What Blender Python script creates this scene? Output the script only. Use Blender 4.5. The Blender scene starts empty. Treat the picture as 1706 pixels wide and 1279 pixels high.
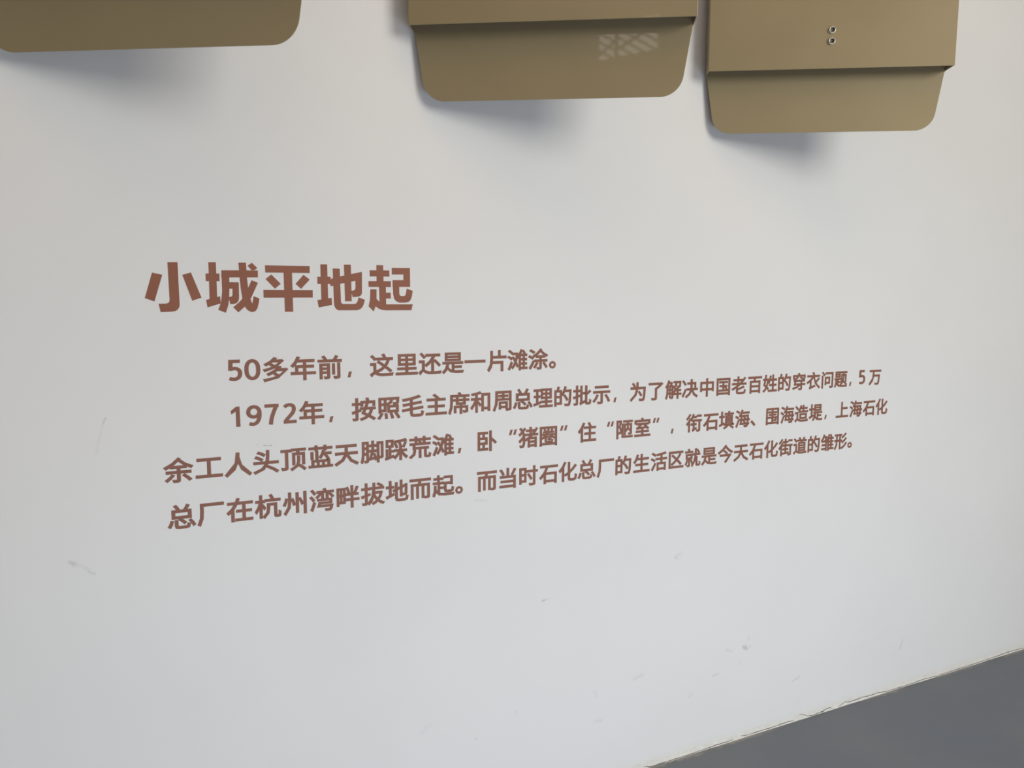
import bpy, bmesh, math, random
from mathutils import Vector, Matrix, noise
from mathutils.geometry import tessellate_polygon

random.seed(7)
S = bpy.context.scene
C = S.collection

# ------------------------------------------------------------------ camera
WALL_Y = 1.8963            # distance from the camera's foot to the wall, metres
cam_data = bpy.data.cameras.new('camera')
cam_data.sensor_width = 36.0
cam_data.lens = 1290.0 / 1706.0 * 36.0
cam_data.clip_start = 0.02
cam = bpy.data.objects.new('camera', cam_data)
C.objects.link(cam)
RM = [[0.90167639, -0.04846469, 0.42968694], [-0.43240692, -0.10562379, 0.89547075], [0.00198645, -0.99322444, -0.11619494]]
right = Vector([r[0] for r in RM]); down = Vector([r[1] for r in RM]); fwd = Vector([r[2] for r in RM])
m = Matrix.Identity(4)
for i in range(3):
    m[i][0] = right[i]; m[i][1] = -down[i]; m[i][2] = -fwd[i]
m.translation = Vector((0, 0, 1.5))
cam.matrix_world = m
S.camera = cam

# ------------------------------------------------------------------ world and light
S.view_settings.view_transform = 'Standard'
S.view_settings.look = 'None'
S.view_settings.gamma = 1.0
S.view_settings.use_curve_mapping = False
S.view_settings.exposure = 0.03

w = bpy.data.worlds.new('world'); S.world = w; w.use_nodes = True
bg = w.node_tree.nodes['Background']
bg.inputs['Color'].default_value = (1.0, 0.85, 0.66, 1)
bg.inputs['Strength'].default_value = 0.22

def area(name, loc, target, sx, sy, power, col):
    l = bpy.data.lights.new(name, 'AREA'); l.shape = 'RECTANGLE'; l.size = sx; l.size_y = sy
    l.energy = power; l.color = col
    o = bpy.data.objects.new(name, l); C.objects.link(o)
    o.location = loc
    o.rotation_euler = (Vector(target) - Vector(loc)).to_track_quat('-Z', 'Y').to_euler()
    return o
# daylight from the tall windows on the far side of the hall
area('window_daylight', (2.8, -3.0, 2.95), (1.0, 1.9, 1.5), 2.4, 1.8, 122, (1.0, 0.985, 0.89))
# added cool fill down low, brightens the foot of the wall bluish
area('low_cool_fill', (1.25, -0.9, 0.25), (1.35, 1.9, 0.0), 4.2, 0.5, 45, (0.74, 0.84, 1.0))
# added warm fill overhead, tints the upper part of the wall
area('warm_top_fill', (0.9, 0.2, 4.0), (0.9, 1.9, 1.9), 2.6, 0.9, 12, (1.0, 0.62, 0.32))

# ------------------------------------------------------------------ helpers
def nt(name):
    mt = bpy.data.materials.new(name); mt.use_nodes = True
    t = mt.node_tree
    return mt, t, t.nodes['Principled BSDF']

def obj(name, me, mat, parent=None):
    o = bpy.data.objects.new(name, me); C.objects.link(o)
    if mat is not None and len(me.materials) == 0: me.materials.append(mat)
    if parent is not None: o.parent = parent
    return o

def bm_mesh(bm, name, smooth=False):
    bmesh.ops.recalc_face_normals(bm, faces=bm.faces)
    me = bpy.data.meshes.new(name); bm.to_mesh(me); bm.free()
    if smooth:
        for p in me.polygons: p.use_smooth = True
    return me

def thing(name, label, cat, loc, rotz=0.0, group=None):
    o = bpy.data.objects.new(name, None); C.objects.link(o)
    o.empty_display_size = 0.05
    o.location = loc; o.rotation_euler = (0, 0, rotz)
    o['label'] = label; o['category'] = cat
    if group: o['group'] = group
    return o

def box(bm, x0, x1, y0, y1, z0, z1):
    v = [bm.verts.new((x, y, z)) for z in (z0, z1) for y in (y0, y1) for x in (x0, x1)]
    for f in ((0, 1, 3, 2), (4, 6, 7, 5), (0, 4, 5, 1), (1, 5, 7, 3), (3, 7, 6, 2), (2, 6, 4, 0)):
        bm.faces.new([v[i] for i in f])

def prism_xz(bm, pts, y0, y1):
    """pts in (x, z); extruded from y0 (front) to y1"""
    a = [bm.verts.new((x, y0, z)) for x, z in pts]
    b = [bm.verts.new((x, y1, z)) for x, z in pts]
    n = len(pts)
    if n <= 4:
        bm.faces.new(a); bm.faces.new(b[::-1])
    else:
        for tri in tessellate_polygon([[Vector((x, z, 0)) for x, z in pts]]):
            bm.faces.new([a[i] for i in tri]); bm.faces.new([b[i] for i in tri][::-1])
    for i in range(n):
        j = (i + 1) % n
        bm.faces.new((a[i], b[i], b[j], a[j]))

class N:
    """tiny node helper"""
    def __init__(s, t): s.t = t
    def math(s, op, a, b=None, c=None, clamp=False):
        n = s.t.nodes.new('ShaderNodeMath'); n.operation = op; n.use_clamp = clamp
        for i, v in enumerate((a, b, c)):
            if v is None: continue
            if isinstance(v, (int, float)): n.inputs[i].default_value = v
            else: s.t.links.new(v, n.inputs[i])
        return n.outputs[0]
    def noise(s, vec, scale, detail=3, rough=0.5):
        n = s.t.nodes.new('ShaderNodeTexNoise'); n.inputs['Scale'].default_value = scale
        n.inputs['Detail'].default_value = detail; n.inputs['Roughness'].default_value = rough
        s.t.links.new(vec, n.inputs['Vector']); return n.outputs['Fac']
    def ramp(s, v, a, b, lo=0.0, hi=1.0, smooth=True):
        n = s.t.nodes.new('ShaderNodeMapRange'); n.interpolation_type = 'SMOOTHSTEP' if smooth else 'LINEAR'
        s.t.links.new(v, n.inputs[0])
        for i, x in enumerate((a, b, lo, hi)): n.inputs[i + 1].default_value = x
        return n.outputs[0]
    def mix(s, f, a, b):
        n = s.t.nodes.new('ShaderNodeMix'); n.data_type = 'RGBA'
        for k, v in ((0, f), (6, a), (7, b)):
            if isinstance(v, (int, float)): n.inputs[k].default_value = v
            elif isinstance(v, tuple): n.inputs[k].default_value = (*v, 1)
            else: s.t.links.new(v, n.inputs[k])
        return n.outputs[2]
    def pos(s):
        g = s.t.nodes.new('ShaderNodeNewGeometry'); return g.outputs['Position']
    def sep(s, v):
        n = s.t.nodes.new('ShaderNodeSeparateXYZ'); s.t.links.new(v, n.inputs[0]); return n.outputs
    def bump(s, h, strength, dist, bsdf):
        n = s.t.nodes.new('ShaderNodeBump'); n.inputs['Strength'].default_value = strength
        n.inputs['Distance'].default_value = dist
        s.t.links.new(h, n.inputs['Height']); s.t.links.new(n.outputs[0], bsdf.inputs['Normal'])

# ------------------------------------------------------------------ materials
# white painted plaster, with the scuffs and pencil marks that sit on it
wall_mat, t, b = nt('white_painted_plaster')
k = N(t); p = k.pos(); sx, sy, sz = k.sep(p)
# (x0, z0, x1, z1, radius, strength): marks on the wall, metres
MARKS = [(0.233, 1.141, 0.241, 1.1405, .0018, .12), (0.251, 1.1385, 0.271, 1.1365, .0016, .35), (0.268, 1.1370, 0.271, 1.1365, .0028, .30),
         (-0.163, 0.912, -0.155, 0.908, .006, .12), (-0.160, 0.910, -0.128, 0.892, .006, .06), (-0.128, 0.886, -0.118, 0.880, .004, .12),
         (1.008, 0.619, 1.012, 0.620, .004, .22), (1.012, 0.620, 1.035, 0.624, .0018, .20),
         (1.478, 0.678, 1.503, 0.690, .008, .09), (1.483, 0.675, 1.485, 0.676, .004, .10), (1.495, 0.671, 1.502, 0.674, .005, .07),
         (1.702, 0.326, 1.720, 0.321, .007, .10), (1.719, 0.318, 1.722, 0.326, .0025, .16),
         (1.776, 0.325, 1.784, 0.315, .008, .22), (1.784, 0.338, 1.795, 0.350, .008, .07), (1.790, 0.318, 1.803, 0.322, .009, .05),
         (1.646, 0.250, 1.672, 0.253, .006, .11), (2.005, 0.151, 2.035, 0.162, .005, .12), (2.550, 0.156, 2.568, 0.196, .005, .14),
         (-0.078, 1.226, -0.083, 1.216, .003, .14), (-0.083, 1.216, -0.100, 1.150, .004, .05),
         (1.335, 0.308, 1.362, 0.316, .010, .07), (1.190, 0.300, 1.196, 0.288, .010, .05), (1.19, 0.205, 1.215, 0.203, .008, .07),
         (0.800, 0.941, 0.835, 0.936, .004, .07), (0.925, 0.300, 0.927, 0.302, .004, .18), (0.80, 0.25, 0.802, 0.252, .004, .12),
         (0.64, 0.31, 0.66, 0.325, .012, .05), (1.55, 0.20, 1.56, 0.205, .010, .06), (1.75, 0.275, 1.76, 0.270, .011, .04)]
wob = k.noise(p, 90, 2)
total = None
for (x0, z0, x1, z1, r, s_) in MARKS:
    dx, dz = x1 - x0, z1 - z0; L2 = dx * dx + dz * dz
    px = k.math('SUBTRACT', sx, x0); pz = k.math('SUBTRACT', sz, z0)
    u = k.math('ADD', k.math('MULTIPLY', px, dx / L2), k.math('MULTIPLY', pz, dz / L2), clamp=True)
    ex = k.math('SUBTRACT', px, k.math('MULTIPLY', u, dx)); ez = k.math('SUBTRACT', pz, k.math('MULTIPLY', u, dz))
    d = k.math('SQRT', k.math('ADD', k.math('MULTIPLY', ex, ex), k.math('MULTIPLY', ez, ez)))
    d = k.math('ADD', d, k.math('MULTIPLY', k.math('SUBTRACT', wob, 0.5), r * 2.5))
    v = k.ramp(d, 0.0, r * 1.15, s_ * 1.45, 0.0)
    total = v if total is None else k.math('ADD', total, v)
cloud = k.noise(p, 1.6, 4); fine = k.noise(p, 14, 4)
base = k.mix(k.ramp(cloud, .35, .65), (.745, .742, .738), (.762, .760, .757))
grime = k.math('MULTIPLY', k.ramp(k.math('ADD', sz, k.math('MULTIPLY', k.math('SUBTRACT', fine, .5), .03)), 0.004, 0.045, 1.0, 0.0), .55)
base = k.mix(grime, base, (.72, .70, .64))
dust = k.math('MULTIPLY', k.ramp(k.noise(p, 9, 5, .6), .60, .78), k.ramp(sz, .35, .05, 0, .10))
base = k.mix(dust, base, (.60, .60, .60))
base = k.mix(k.math('MINIMUM', total, .6), base, (.22, .23, .23))
t.links.new(base, b.inputs['Base Color']); b.inputs['Roughness'].default_value = 0.62
b.inputs['Specular IOR Level'].default_value = 0.3
k.bump(k.math('ADD', k.math('MULTIPLY', cloud, 1.0), k.math('MULTIPLY', k.noise(p, 260, 2), .02)), 0.12, 0.02, b)

floor_mat, t, b = nt('grey_floor_paint')
k = N(t); p = k.pos(); sx, sy, sz = k.sep(p)
c = k.mix(k.ramp(k.noise(p, 2.2, 4), .3, .7), (.152, .174, .212), (.178, .192, .214))
edge = k.math('ADD', sy, k.math('MULTIPLY', k.math('SUBTRACT', k.noise(p, 30, 4), .5), .03))
sm = k.math('MULTIPLY', k.ramp(edge, WALL_Y - .022, WALL_Y - .008), k.ramp(k.noise(p, 3.1, 2), .42, .60, 0, .6))
c = k.mix(sm, c, (.42, .40, .37))
t.links.new(c, b.inputs['Base Color']); b.inputs['Roughness'].default_value = 0.55
k.bump(k.noise(p, 40, 3), .05, .01, b)

caulk_mat, t, b = nt('cream_filler')
k = N(t); p = k.pos()
c = k.mix(k.ramp(k.noise(p, 40, 4), .35, .65), (.67, .655, .61), (.73, .72, .68))
t.links.new(c, b.inputs['Base Color']); b.inputs['Roughness'].default_value = 0.8
k.bump(k.noise(p, 80, 3), .12, .002, b)

crack_mat, t, b = nt('dark_crack')
b.inputs['Base Color'].default_value = (.09, .08, .07, 1); b.inputs['Roughness'].default_value = 0.95

def text_material(name, col):
    mt, t, b = nt(name)
    k = N(t); p = k.pos()
    c = k.mix(k.ramp(k.noise(p, 9, 3), .3, .7), tuple(x * .95 for x in col), tuple(x * 1.05 for x in col))
    t.links.new(c, b.inputs['Base Color']); b.inputs['Roughness'].default_value = 0.5
    b.inputs['Specular IOR Level'].default_value = 0.25
    return mt
head_mat = text_material('reddish_brown_vinyl', (.270, .105, .064))
body_mat = text_material('brown_vinyl', (.250, .112, .076))

panel_mat, t, b = nt('bronze_beige_metal')
k = N(t); tc = t.nodes.new('ShaderNodeTexCoord'); p = tc.outputs['Object']
mp = t.nodes.new('ShaderNodeMapping'); mp.inputs['Scale'].default_value = (1.0, 1.0, 1.4); t.links.new(p, mp.inputs[0])
br = k.noise(mp.outputs[0], 3, 3)
c = k.mix(k.ramp(br, .3, .7), (.296, .236, .135), (.318, .254, .148))
t.links.new(c, b.inputs['Base Color'])
b.inputs['Metallic'].default_value = 0.15
b.inputs['Roughness'].default_value = 0.5
b.inputs['Coat Weight'].default_value = 0.4
b.inputs['Specular IOR Level'].default_value = 0.3
b.inputs['Coat Roughness'].default_value = 0.03
k.bump(k.noise(mp.outputs[0], 3, 3), .04, .02, b)

ring_mat, t, b = nt('bright_steel')
b.inputs['Base Color'].default_value = (.80, .78, .74, 1); b.inputs['Metallic'].default_value = .9; b.inputs['Roughness'].default_value = .28
cup_mat, t, b = nt('dark_steel')
b.inputs['Base Color'].default_value = (.12, .115, .11, 1); b.inputs['Metallic'].default_value = .6; b.inputs['Roughness'].default_value = .4

# ------------------------------------------------------------------ setting
bm = bmesh.new(); box(bm, -4.0, 7.0, WALL_Y, WALL_Y + 0.2, -0.02, 4.4)
o = obj('wall_front', bm_mesh(bm, 'wall_front'), wall_mat); o['kind'] = 'structure'
bm = bmesh.new(); box(bm, -4.0, 7.0, -5.0, WALL_Y, -0.1, 0.0)
o = obj('floor', bm_mesh(bm, 'floor'), floor_mat); o['kind'] = 'structure'

# far side of the hall: a plain wall with one lattice window high up
bm = bmesh.new()
WX0, WX1, WZ0, WZ1, BY = -2.95, -2.10, 4.24, 4.66, -5.0
box(bm, -4.0, WX0, BY - .2, BY, 0, 5.5); box(bm, WX1, 7.0, BY - .2, BY, 0, 5.5)
box(bm, WX0, WX1, BY - .2, BY, 0, WZ0); box(bm, WX0, WX1, BY - .2, BY, WZ1, 5.5)
plain_mat, t, b = nt('plain_white_paint'); b.inputs['Base Color'].default_value = (.70, .69, .67, 1); b.inputs['Roughness'].default_value = .7
o = obj('wall_back', bm_mesh(bm, 'wall_back'), plain_mat); o['kind'] = 'structure'
bar_mat, t, b = nt('dark_window_bars'); b.inputs['Base Color'].default_value = (.05, .045, .04, 1); b.inputs['Roughness'].default_value = .5
day_mat, t, b = nt('daylit_pane'); b.inputs['Base Color'].default_value = (.8, .8, .8, 1)
b.inputs['Emission Color'].default_value = (1.0, .93, .84, 1); b.inputs['Emission Strength'].default_value = 4.6
bm = bmesh.new()
for q in ((WX0, WX0 + .03, WZ0, WZ1), (WX1 - .03, WX1, WZ0, WZ1), (WX0 + .03, WX1 - .03, WZ0, WZ0 + .03), (WX0 + .03, WX1 - .03, WZ1 - .03, WZ1)):
    box(bm, q[0], q[1], BY - .12, BY - .06, q[2], q[3])
win = obj('window_1', bm_mesh(bm, 'window_1'), bar_mat); win['kind'] = 'structure'
bm = bmesh.new(); box(bm, WX0 + .03, WX1 - .03, BY - .115, BY - .11, WZ0 + .03, WZ1 - .03)
obj('pane', bm_mesh(bm, 'pane'), day_mat, win)
def bar(x0, z0, x1, z1, hw):
    dx, dz = x1 - x0, z1 - z0; L = math.hypot(dx, dz); nx, nz = -dz / L * hw, dx / L * hw
    bm = bmesh.new(); prism_xz(bm, [(x0 + nx, z0 + nz), (x1 + nx, z1 + nz), (x1 - nx, z1 - nz), (x0 - nx, z0 - nz)], BY - .10, BY - .085)
    obj('glazing_bar', bm_mesh(bm, 'glazing_bar'), bar_mat, win)
bar(-2.68, WZ0 + .03, -2.68, WZ1 - .03, .022)
bar(-2.66, 4.36, -2.13, 4.58, .018); bar(-2.91, 4.34, -2.70, 4.46, .016)
def slats(xa, xb, drop, n, z0):          # slanting slats, falling to the right
    for i in range(n):
        p, q = [xa, z0 + i * .10 + drop], [xb, z0 + i * .10]
        lo, hi = WZ0 + .035, WZ1 - .035
        if p[1] <= lo or q[1] >= hi: continue
        g = (q[0] - p[0]) / (q[1] - p[1])
        if p[1] > hi: p = [p[0] + g * (hi - p[1]), hi]
        if q[1] < lo: q = [q[0] - g * (q[1] - lo), lo]
        if q[0] - p[0] > .03: bar(*p, *q, .015)
slats(-2.66, -2.14, .34, 8, 3.96)
slats(-2.91, -2.70, .13, 5, 4.16)

# filler bead where the wall meets the floor, uneven and cracked
def bead(x, j):
    n1 = noise.noise(Vector((x * 9, j * .7, 3.1))); n2 = noise.noise(Vector((x * 60, j, 9.2)))
    h = [.018, .013, .008, .003, -.001][j]
    d = [.0, .0008, .0018, .0028, .0040][j]
    if j == 0: return d, h + n1 * .006
    if j == 4: return d + .0028 * n1 + .0008 * n2 + .0012, h
    return d + .0004 * n1 + .0001 * n2, h + n1 * .003
bm = bmesh.new(); rows = []
x = -1.0
while x < 5.0:
    rows.append([bm.verts.new((x, WALL_Y - bead(x, j)[0], bead(x, j)[1])) for j in range(5)])
    x += .012
for a, c_ in zip(rows, rows[1:]):
    for j in range(4): bm.faces.new((a[j], c_[j], c_[j + 1], a[j + 1]))
bead_o = obj('trim_1', bm_mesh(bm, 'filler_bead', True), caulk_mat); bead_o['kind'] = 'structure'
bead_o['label'] = 'cream filler along the foot of the wall'

CRACKS = [
    [(1.3726, .0073), (1.4063, .001), (1.4745, .0021), (1.5623, .0016), (1.6411, .0025), (1.668, .004), (1.7104, .0035), (1.7447, .0051)],
    [(1.772, .0084), (1.8002, .0041), (1.8519, .0051), (1.9096, .004), (1.9879, .006), (2.0205, .0036)],
    [(2.0421, .0191), (2.0575, .0163), (2.0811, .0047), (2.1096, .0015), (2.130, .003), (2.1509, .0035), (2.172, .008), (2.1925, .0086), (2.209, .0017)],
    [(2.2358, .0019), (2.267, .0132), (2.290, .008), (2.3165, .0078), (2.3662, .0094), (2.4033, .0069), (2.4331, .0088), (2.4876, .0031),
     (2.5981, .0029), (2.6975, .0049), (2.7708, .002), (2.8754, .0029), (3.0619, .0033), (3.2246, .0072), (3.3366, .004)]]
BLOBS = [(1.641, .0028, .007), (1.655, .004, .004), (1.7104, .0035, .005), (1.9879, .006, .006), (2.152, .0040, .010), (2.3165, .0078, .004),
         (2.403, .0072, .004), (2.86, .0035, .008), (2.90, .0035, .006), (3.2246, .0066, .008)]
def surf(x, z):
    pts = [bead(x, j) for j in range(5)]
    for (d0, h0), (d1, h1) in zip(pts, pts[1:]):
        if h1 <= z <= h0:
            f_ = (z - h1) / max(1e-6, h0 - h1); return d1 + (d0 - d1) * f_
    return pts[-1][0] if z < pts[-1][1] else 0.0
bm = bmesh.new()
for cr in CRACKS:
    pts = []
    for (xa, za), (xb, zb) in zip(cr, cr[1:]):
        n = max(1, int((xb - xa) / .004))
        for i in range(n):
            f_ = i / n; xx = xa + (xb - xa) * f_
            pts.append((xx, za + (zb - za) * f_ + .0012 * noise.noise(Vector((xx * 120, 0, 5))) + .0008 * noise.noise(Vector((xx * 400, 3, 5)))))
    n = len(pts); prev = None
    for i, (xx, zz) in enumerate(pts):
        ww = (.0008 + .0011 * max(0, noise.noise(Vector((xx * 35, 2, 1))) + .2)) * min(1, .3 + i / 6, .3 + (n - i) / 6)
        y = WALL_Y - surf(xx, zz) - .0006
        cur = [bm.verts.new((xx, y, zz + ww)), bm.verts.new((xx, y, zz - ww))]
        if prev: bm.faces.new((prev[0], cur[0], cur[1], prev[1]))
        prev = cur
for (xx, zz, r) in BLOBS:
    vs = []
    for i in range(12):
        a = i / 12 * math.tau; rr = r * (.55 + .45 * random.random())
        x2 = xx + math.cos(a) * rr; z2 = zz + math.sin(a) * rr * .28
        vs.append(bm.verts.new((x2, WALL_Y - surf(xx, zz) - .0011, z2)))
    bm.faces.new(vs)
obj('crack', bm_mesh(bm, 'crack'), crack_mat, bead_o)['label'] = 'thin dark crack with chipped spots in the filler'

# ------------------------------------------------------------------ three folded metal panels
PW, PD, TH = 0.673, 0.055, 0.0025      # width, cover depth, sheet thickness
PTOP = 0.62                            # height of the cover above its lower edge
def make_panel(loc, label, group, holes=False):
    # local x runs along the panel, local y goes back towards the wall, z up; origin: lower left front corner of the cover
    root = thing('metal_panel', label, 'panel', loc, math.radians(-31.0), group)
    # front cover: a tray open at the bottom
    bm = bmesh.new()
    box(bm, 0, PW, 0, TH, 0, PTOP)
    bmesh.ops.bevel(bm, geom=[e for e in bm.edges], offset=.0011, segments=2, affect='EDGES', profile=.6)
    obj('front_cover', bm_mesh(bm, 'front_cover'), panel_mat, root)
    for x0, x1 in ((0.0006, TH), (PW - TH, PW - .0006)):
        bm = bmesh.new(); box(bm, x0, x1, TH, PD, 0.0008, PTOP)
        obj('side_flange', bm_mesh(bm, 'side_flange'), panel_mat, root)
    bm = bmesh.new(); box(bm, TH, PW - TH, TH, PD, PTOP - TH, PTOP)
    obj('top_flange', bm_mesh(bm, 'top_flange'), panel_mat, root)
    # back plate running down into the tapered, round-cornered tab
    drop = .163; tl, tr = .030, PW - .030; r = .055
    out = [(0.001, PTOP), (0.001, 0.0), (0.004, -.004)]
    def arc(cx, cz, a0, a1, n=10):
        return [(cx + r * math.cos(a0 + (a1 - a0) * i / n), cz + r * math.sin(a0 + (a1 - a0) * i / n)) for i in range(n + 1)]
    sl = math.atan2(tl - .004, drop)    # lean of the tapered side
    cz = -drop + r
    cxl = .004 + math.tan(sl) * (-cz - .004) + r / math.cos(sl)
    out += arc(cxl, cz, math.pi + sl, 1.5 * math.pi)
    cxr = PW - cxl
    out += arc(cxr, cz, 1.5 * math.pi, 2 * math.pi - sl)
    out += [(PW - .004, -.004), (PW - .001, 0.0), (PW - .001, PTOP)]
    bm = bmesh.new(); prism_xz(bm, out, PD, PD + .003)
    obj('back_plate', bm_mesh(bm, 'back_plate'), panel_mat, root)
    # fixing brackets behind the plate, out to the wall
    a = math.radians(31.0)
    # standoff wedge touching the wall: wall line in local coordinates
    def wall_depth(s):   # local y at which the wall is met for local x = s
        return (WALL_Y - .0005 - loc[1] + s * math.sin(a)) / math.cos(a)
    for s0 in (0.08, 0.30, 0.52):
        s1 = s0 + .03
        bm = bmesh.new()
        v = [bm.verts.new(q) for q in ((s0, PD + .0032, .25), (s1, PD + .0032, .25), (s1, wall_depth(s1), .25), (s0, wall_depth(s0), .25),
                                       (s0, PD + .0032, .45), (s1, PD + .0032, .45), (s1, wall_depth(s1), .45), (s0, wall_depth(s0), .45))]
        for f in ((0, 1, 2, 3), (4, 5, 6, 7), (0, 1, 5, 4), (1, 2, 6, 5), (2, 3, 7, 6), (3, 0, 4, 7)): bm.faces.new([v[i] for i in f])
        obj('bracket', bm_mesh(bm, 'bracket'), panel_mat, root)
    if holes:
        for hz in (.103, .073):
            for nm, prof, mt in (('bushing', [(.0066, .0000), (.0066, -.0052), (.0072, -.0062), (.0083, -.0062), (.0090, -.0054), (.0090, .0000)], ring_mat),):
                bm = bmesh.new(); rings = []
                for rr, yy in prof:
                    rings.append([bm.verts.new((.337 + rr * math.cos(i / 28 * math.tau), yy, hz + rr * math.sin(i / 28 * math.tau))) for i in range(28)])
                for q0, q1 in zip(rings, rings[1:]):
                    for i in range(28): bm.faces.new((q0[i], q0[(i + 1) % 28], q1[(i + 1) % 28], q1[i]))
                ring = obj(nm, bm_mesh(bm, nm, True), mt, root); ring['label'] = 'bright steel ring with a dark centre'
                bm = bmesh.new()
                cup = [(.0066, -.0050), (.0060, -.0012), (.0035, -.0006), (.0001, -.0006)]
                rings = []
                for rr, yy in cup:
                    rings.append([bm.verts.new((.337 + rr * math.cos(i / 28 * math.tau), yy, hz + rr * math.sin(i / 28 * math.tau))) for i in range(28)])
                for q0, q1 in zip(rings, rings[1:]):
                    for i in range(28): bm.faces.new((q0[i], q0[(i + 1) % 28], q1[(i + 1) % 28], q1[i]))
                obj('hole_bottom', bm_mesh(bm, 'hole_bottom', True), cup_mat, ring)
    return root
FY = WALL_Y - .060
G = 'folded metal panels in a row on the wall'
make_panel((-0.289, FY, 2.129), 'bronze beige metal panel at the left, only its round-cornered lower tab in view', G)
make_panel((0.607, FY, 2.130), 'middle bronze beige metal panel, plain cover without holes above the heading text', G)
make_panel((1.503, FY, 2.132), 'right bronze beige metal panel with two small steel rings on its cover', G, holes=True)

LINES = [
    ('50多年前，这里还是一片滩涂。', [0.1940, 0.2333, 0.2860, 0.3509, 0.4150, 0.4635, 0.5452, 0.6109, 0.6737, 0.7373, 0.8005, 0.8647, 0.9266, 0.9900, 1.0351]),
    ('1972年，按照毛主席和周总理的批示，为了解决中国老百姓的穿衣问题，5万', [0.1934, 0.2332, 0.2735, 0.3153, 0.3680, 0.4151, 0.4971, 0.5619, 0.6264, 0.6900, 0.7538, 0.8157, 0.8805, 0.9431, 1.0064, 1.0698, 1.1332, 1.1978, 1.2446, 1.3248, 1.3897, 1.4550, 1.5174, 1.5837, 1.6488, 1.7126, 1.7785, 1.8426, 1.9053, 1.9695, 2.0356, 2.1001, 2.1630, 2.2102, 2.2659, 2.3311]),
    ('余工人头顶蓝天脚踩荒滩，卧“猪圈”住“陋室”，衔石填海、围海造堤，上海石化', [0.0637, 0.1291, 0.1933, 0.2569, 0.3212, 0.3867, 0.4510, 0.5163, 0.5802, 0.6444, 0.7083, 0.7547, 0.8355, 0.9128, 0.9608, 1.0242, 1.0734, 1.1513, 1.2301, 1.2805, 1.3439, 1.3931, 1.4544, 1.5370, 1.6030, 1.6666, 1.7318, 1.7760, 1.8591, 1.9241, 1.9877, 2.0527, 2.0995, 2.1778, 2.2440, 2.3093, 2.3731]),
    ('总厂在杭州湾畔拔地而起。而当时石化总厂的生活区就是今天石化街道的雏形。', [0.0656, 0.1286, 0.1932, 0.2579, 0.3209, 0.3869, 0.4523, 0.5161, 0.5805, 0.6436, 0.7079, 0.7525, 0.8347, 0.8975, 0.9620, 1.0258, 1.0887, 1.1512, 1.2155, 1.2783, 1.3436, 1.4074, 1.4723, 1.5360, 1.6006, 1.6663, 1.7307, 1.7949, 1.8591, 1.9223, 1.9875, 2.0508, 2.1141, 2.1779, 2.2227]),
]
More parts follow.
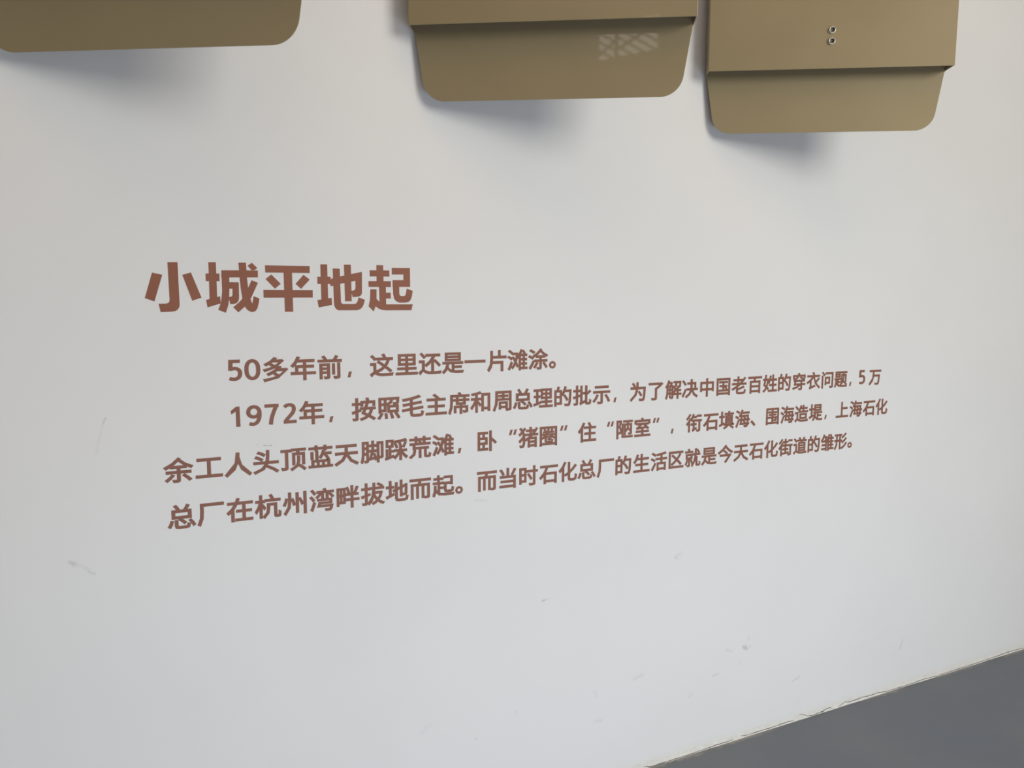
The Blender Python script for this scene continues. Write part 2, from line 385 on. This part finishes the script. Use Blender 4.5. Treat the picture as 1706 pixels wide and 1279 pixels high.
# strokes of the heading characters, metres along the wall and above the floor
HEADING = {
    '小': [
        [(0.0297, 1.5440), (0.0502, 1.5394), (0.0318, 1.4807), (0.0127, 1.4881)],
        [(0.0619, 1.5672), (0.0824, 1.5678), (0.0828, 1.4736), (0.0819, 1.4679), (0.0783, 1.4623), (0.0729, 1.4591), (0.0659, 1.4579), (0.0432, 1.4570), (0.0398, 1.4756), (0.0547, 1.4758), (0.0590, 1.4771), (0.0617, 1.4797), (0.0626, 1.4840)],
        [(0.0911, 1.5397), (0.1092, 1.5452), (0.1291, 1.4890), (0.1093, 1.4820)],
    ],
    '城': [
        [(0.1467, 1.5688), (0.1626, 1.5691), (0.1624, 1.4848), (0.1460, 1.4829)],
        [(0.1397, 1.5433), (0.1692, 1.5437), (0.1691, 1.5265), (0.1396, 1.5263)],
        [(0.1386, 1.4839), (0.1688, 1.4922), (0.1698, 1.4759), (0.1409, 1.4668)],
        [(0.1737, 1.5510), (0.2535, 1.5518), (0.2534, 1.5358), (0.1730, 1.5350)],
        [(0.1737, 1.5510), (0.1899, 1.5513), (0.1902, 1.5348), (0.1895, 1.5079), (0.1879, 1.4847), (0.1855, 1.4712), (0.1798, 1.4544), (0.1636, 1.4613), (0.1686, 1.4732), (0.1714, 1.4848), (0.1737, 1.5040)],
        [(0.1894, 1.5242), (0.2104, 1.5240), (0.2100, 1.5095), (0.1892, 1.5094)],
        [(0.1967, 1.5239), (0.2104, 1.5240), (0.2099, 1.4876), (0.2084, 1.4818), (0.2045, 1.4766), (0.1971, 1.4743), (0.1901, 1.4741), (0.1885, 1.4828), (0.1881, 1.4905), (0.1922, 1.4909), (0.1948, 1.4924), (0.1958, 1.4953)],
        [(0.2113, 1.5689), (0.2278, 1.5692), (0.2285, 1.5487), (0.2290, 1.5352), (0.2304, 1.5119), (0.2350, 1.4856), (0.2384, 1.4749), (0.2406, 1.4827), (0.2420, 1.4923), (0.2549, 1.4872), (0.2532, 1.4768), (0.2500, 1.4650), (0.2459, 1.4582), (0.2383, 1.4553), (0.2318, 1.4573), (0.2263, 1.4616), (0.2213, 1.4691), (0.2170, 1.4866), (0.2142, 1.5118), (0.2128, 1.5350), (0.2120, 1.5543)],
        [(0.2390, 1.5291), (0.2529, 1.5234), (0.2366, 1.4886), (0.2228, 1.4691), (0.2074, 1.4552), (0.1962, 1.4669), (0.2102, 1.4789), (0.2179, 1.4876), (0.2299, 1.5100)],
        [(0.2410, 1.5692), (0.2526, 1.5572), (0.2464, 1.5525), (0.2398, 1.5520), (0.2312, 1.5623)],
    ],
    '平': [
        [(0.2698, 1.5639), (0.3728, 1.5639), (0.3725, 1.5473), (0.2702, 1.5472)],
        [(0.3116, 1.5479), (0.3311, 1.5482), (0.3312, 1.4555), (0.3120, 1.4556)],
        [(0.2834, 1.5430), (0.3044, 1.5214), (0.2909, 1.5098), (0.2702, 1.5321)],
        [(0.3577, 1.5429), (0.3721, 1.5319), (0.3512, 1.5097), (0.3385, 1.5216)],
        [(0.2644, 1.5070), (0.3784, 1.5068), (0.3781, 1.4891), (0.2646, 1.4889)],
    ],
    '地': [
        [(0.3981, 1.5685), (0.4145, 1.5686), (0.4150, 1.4844), (0.3985, 1.4834)],
        [(0.3901, 1.5389), (0.4221, 1.5392), (0.4223, 1.5218), (0.3902, 1.5216)],
        [(0.3890, 1.4830), (0.4235, 1.4884), (0.4241, 1.4713), (0.3917, 1.4653)],
        [(0.4230, 1.5342), (0.4457, 1.5401), (0.4728, 1.5464), (0.4994, 1.5518), (0.4990, 1.5318), (0.4829, 1.5302), (0.4724, 1.5275), (0.4453, 1.5222), (0.4215, 1.5161), (0.4206, 1.5218)],
        [(0.4829, 1.5481), (0.4994, 1.5518), (0.4985, 1.5008), (0.4969, 1.4956), (0.4926, 1.4921), (0.4863, 1.4909), (0.4753, 1.4900), (0.4724, 1.4997), (0.4725, 1.5059), (0.4782, 1.5065), (0.4814, 1.5086), (0.4826, 1.5132)],
        [(0.4553, 1.5685), (0.4723, 1.5688), (0.4724, 1.4801), (0.4561, 1.4800)],
        [(0.4277, 1.5590), (0.4447, 1.5588), (0.4459, 1.4782), (0.4473, 1.4755), (0.4503, 1.4734), (0.4785, 1.4733), (0.4838, 1.4749), (0.4871, 1.4801), (0.4898, 1.4894), (0.5054, 1.4836), (0.5028, 1.4738), (0.4989, 1.4655), (0.4930, 1.4604), (0.4856, 1.4579), (0.4396, 1.4581), (0.4335, 1.4614), (0.4300, 1.4680), (0.4287, 1.4762)],
    ],
    '起': [
        [(0.5361, 1.5689), (0.5533, 1.5690), (0.5537, 1.5292), (0.5360, 1.5290)],
        [(0.5188, 1.5560), (0.5689, 1.5563), (0.5689, 1.5411), (0.5189, 1.5409)],
        [(0.5152, 1.5295), (0.5724, 1.5298), (0.5724, 1.5151), (0.5156, 1.5152)],
        [(0.5418, 1.5166), (0.5593, 1.5167), (0.5594, 1.4715), (0.5430, 1.4674), (0.5426, 1.4789)],
        [(0.5582, 1.5012), (0.5717, 1.5010), (0.5717, 1.4864), (0.5581, 1.4865)],
        [(0.5198, 1.5094), (0.5356, 1.5092), (0.5350, 1.4858), (0.5322, 1.4674), (0.5273, 1.4545), (0.5146, 1.4671), (0.5184, 1.4842)],
        [(0.5350, 1.4858), (0.5428, 1.4783), (0.5479, 1.4745), (0.5588, 1.4721), (0.6291, 1.4718), (0.6253, 1.4569), (0.5585, 1.4572), (0.5477, 1.4585), (0.5391, 1.4622), (0.5320, 1.4674)],
        [(0.5754, 1.5629), (0.6228, 1.5632), (0.6228, 1.5467), (0.5753, 1.5462)],
        [(0.6054, 1.5476), (0.6228, 1.5478), (0.6228, 1.5158), (0.6052, 1.5157)],
        [(0.5770, 1.5323), (0.6228, 1.5327), (0.6228, 1.5158), (0.5770, 1.5155)],
        [(0.5770, 1.5323), (0.5940, 1.5325), (0.5941, 1.4989), (0.5951, 1.4947), (0.5986, 1.4928), (0.6064, 1.4928), (0.6098, 1.4943), (0.6114, 1.4989), (0.6138, 1.5113), (0.6294, 1.5062), (0.6272, 1.4926), (0.6241, 1.4840), (0.6185, 1.4781), (0.6095, 1.4762), (0.5940, 1.4762), (0.5852, 1.4799), (0.5805, 1.4862), (0.5782, 1.4968)],
    ],
}

# ------------------------------------------------------------------ lettering on the wall
HT = .0004                      # thickness of the cut vinyl
def fix_origin(pts):
    xs = [p[0] for p in pts]; zs = [p[1] for p in pts]
    return (min(xs) + max(xs)) / 2, (min(zs) + max(zs)) / 2

root = thing('heading_lettering', 'large reddish brown heading of five characters, 小城平地起, on the white wall', 'lettering', (0.30, WALL_Y, 1.46))
for ch, strokes in HEADING.items():
    cx, cz = fix_origin([q for s_ in strokes for q in s_])
    bm = bmesh.new()
    for i, s_ in enumerate(strokes):
        prism_xz(bm, [(x - cx, z - cz) for x, z in s_], -HT - i * .00001, -.00002)
    o = obj('character', bm_mesh(bm, 'heading_character'), head_mat, root)
    o['label'] = 'heading character ' + ch
    o.location = (cx - .30, 0, cz - 1.46)

EM = .0643
BOLD = .024
MESH = {}
BAR = [(-.035, .120), (.088, .128), (.026, -.118), (-.088, -.118)]
DIGITS = {
    '5': [([(.19, .705), (-.205, .705)], False), ([(-.133, .76), (-.150, .37)], False),
          ([(-.155, .415), (-.02, .445), (.10, .42), (.168, .34), (.178, .24), (.145, .135), (.06, .070), (-.06, .055), (-.19, .088)], True)],
    '0': [([(0, .055), (-.11, .095), (-.185, .21), (-.205, .38), (-.185, .55), (-.11, .665), (0, .705), (.11, .665), (.185, .55), (.205, .38), (.185, .21), (.11, .095), (0, .055)], True)],
    '9': [([(0, .330), (-.115, .36), (-.185, .44), (-.195, .535), (-.150, .645), (-.05, .70), (.06, .695), (.150, .63), (.19, .53), (.165, .42), (.09, .35), (0, .330)], True),
          ([(.192, .54), (.195, .38), (.165, .23), (.09, .11), (-.03, .058), (-.17, .085)], True)],
    '7': [([(-.25, .705), (.26, .705)], False), ([(.195, .735), (.08, .48), (.0, .24), (-.040, .0)], True)],
    '2': [([(-.19, .625), (-.09, .69), (.03, .70), (.125, .655), (.160, .55), (.125, .42), (.02, .29), (-.10, .16), (-.165, .06)], True),
          ([(-.225, .060), (.25, .060)], False)],
    '1': [([(-.19, .595), (.00, .745), (.125, .745), (.135, .0), (-.015, .0), (-.015, .565), (-.165, .470)], 'poly')],
}
def flat(polys):
    bm = bmesh.new()
    for q in polys: prism_xz(bm, q, -HT / EM, 0)
    return bm_mesh(bm, 'character')
def glyph(ch):
    """mesh of one character, em units, x centred on its outline, z from the baseline (front at -y)"""
    if ch in MESH: return MESH[ch]
    if ch == '，':
        me = flat([[(x, z + .05) for x, z in BAR]])
    elif ch in '“”':
        q = [(-.115, .122), (.0, .128), (-.07, -.122), (-.19, -.122)]
        me = flat([[(x + s_, z) for x, z in q] for s_ in (-.005, .20)])
    elif ch in DIGITS:
        bm = bmesh.new(); cnt = 0
        for pts, smooth in DIGITS[ch]:
            if smooth == 'poly':
                prism_xz(bm, pts, -HT / EM, 0); continue
            if smooth:
                q = []
                for i in range(len(pts) - 1):
                    p0, p1, p2, p3 = pts[max(i - 1, 0)], pts[i], pts[i + 1], pts[min(i + 2, len(pts) - 1)]
                    if pts[0] == pts[-1]:
                        if i == 0: p0 = pts[-2]
                        if i == len(pts) - 2: p3 = pts[1]
                    for j in range(5):
                        u = j / 5
                        q.append(tuple(.5 * (2 * p1[c] + (p2[c] - p0[c]) * u + (2 * p0[c] - 5 * p1[c] + 4 * p2[c] - p3[c]) * u * u + (3 * p1[c] - p0[c] - 3 * p2[c] + p3[c]) * u ** 3) for c in (0, 1)))
                q.append(pts[-1]); pts = q
            hw = .068; n = len(pts); prev = None; cnt += 1
            yy = -HT / EM - cnt * .0002
            for i in range(n):
                a_ = Vector(pts[i - 1] if i else (pts[-2] if pts[0] == pts[-1] else pts[0]))
                b_ = Vector(pts[i + 1] if i < n - 1 else (pts[1] if pts[0] == pts[-1] else pts[-1]))
                d_ = (b_ - a_).normalized()
                nx, nz = -d_.y * (hw * 1.1), d_.x * (hw * .92)
                x, z = pts[i]
                cur = [bm.verts.new((x + nx, yy, z + nz)), bm.verts.new((x - nx, yy, z - nz))]
                if prev: bm.faces.new((prev[0], prev[1], cur[1], cur[0]))
                prev = cur
        me = bm_mesh(bm, 'character')
    else:
        cu = bpy.data.curves.new('t', 'FONT'); cu.body = ch; cu.size = 1.0; cu.resolution_u = 2
        to = bpy.data.objects.new('t', cu); C.objects.link(to)
        dg = bpy.context.evaluated_depsgraph_get(); dg.update()
        src = bpy.data.meshes.new_from_object(to.evaluated_get(dg))
        bpy.data.objects.remove(to); bpy.data.curves.remove(cu)
        xs = [v.co.x for v in src.vertices]; cx = (min(xs) + max(xs)) / 2
        bm = bmesh.new(); bm.from_mesh(src); bpy.data.meshes.remove(src)
        bmesh.ops.remove_doubles(bm, verts=bm.verts, dist=1e-5)
        rim = [(e.verts[0].co.copy(), e.verts[1].co.copy()) for e in bm.edges if len(e.link_faces) == 1]
        for v in bm.verts: v.co = (v.co.x - cx, -HT / EM, v.co.y)
        for f in bm.faces:
            if f.normal.y > 0: f.normal_flip()
        r = BOLD * (1.12 if len(rim) < 150 else .92)
        for i, (p0, p1) in enumerate(rim):       # the heavier weight: a narrow strip of film along every outline edge
            d_ = (p1 - p0)
            if d_.length < 1e-6: continue
            ext = min(r, d_.length * .5 + r * .35) if d_.length < .04 else r
            d_.normalize(); n_ = Vector((-d_.y, d_.x, 0)) * r
            a_, b_ = p0 - d_ * ext, p1 + d_ * ext
            yy = -(HT + .000004 * (1 + i % 30)) / EM
            vs = [bm.verts.new((q.x - cx, yy, q.y)) for q in (a_ + n_, a_ - n_, b_ - n_, b_ + n_)]
            bm.faces.new(vs)
        bm.normal_update()
        for f in bm.faces:
            if f.normal.y > 0: f.normal_flip()
        me = bpy.data.meshes.new('character'); bm.to_mesh(me); bm.free()
    me.materials.append(body_mat)
    MESH[ch] = me
    return me

ROWS = [(1.3180, 'first line of small brown lettering, beginning 50多年前, below the heading', 0.0),
        (1.2090, 'second line of small brown lettering, beginning 1972年', 0.0),
        (1.1005, 'third line of small brown lettering, beginning 余工人头顶蓝天', .0055),
        (0.9910, 'lowest line of small brown lettering, beginning 总厂在杭州湾畔', .0055)]
for (zc, label, sag), (text, xs) in zip(ROWS, LINES):
    root = thing('text_line', label, 'lettering', (xs[0], WALL_Y, zc), 0, 'four lines of brown text below the heading')
    zb = zc - .36 * .932 * EM
    for ch, x in zip(text, xs):
        o = obj('character', glyph(ch), body_mat, root)
        o['label'] = 'character ' + ch
        sxz = (.975 * EM, .932 * EM)
        z = zb - (sag * max(0, 1 - x / .75))
        if ch == '，': z = zc - .335 * EM - sag * max(0, 1 - x / .75) 
        elif ch in '“”': z = zc + .30 * EM
        elif ch.isdigit():
            sxz = (EM, EM); z += .0 * EM
        o.location = (x - xs[0], 0, z - zc)
        o.scale = (sxz[0], EM, sxz[1])
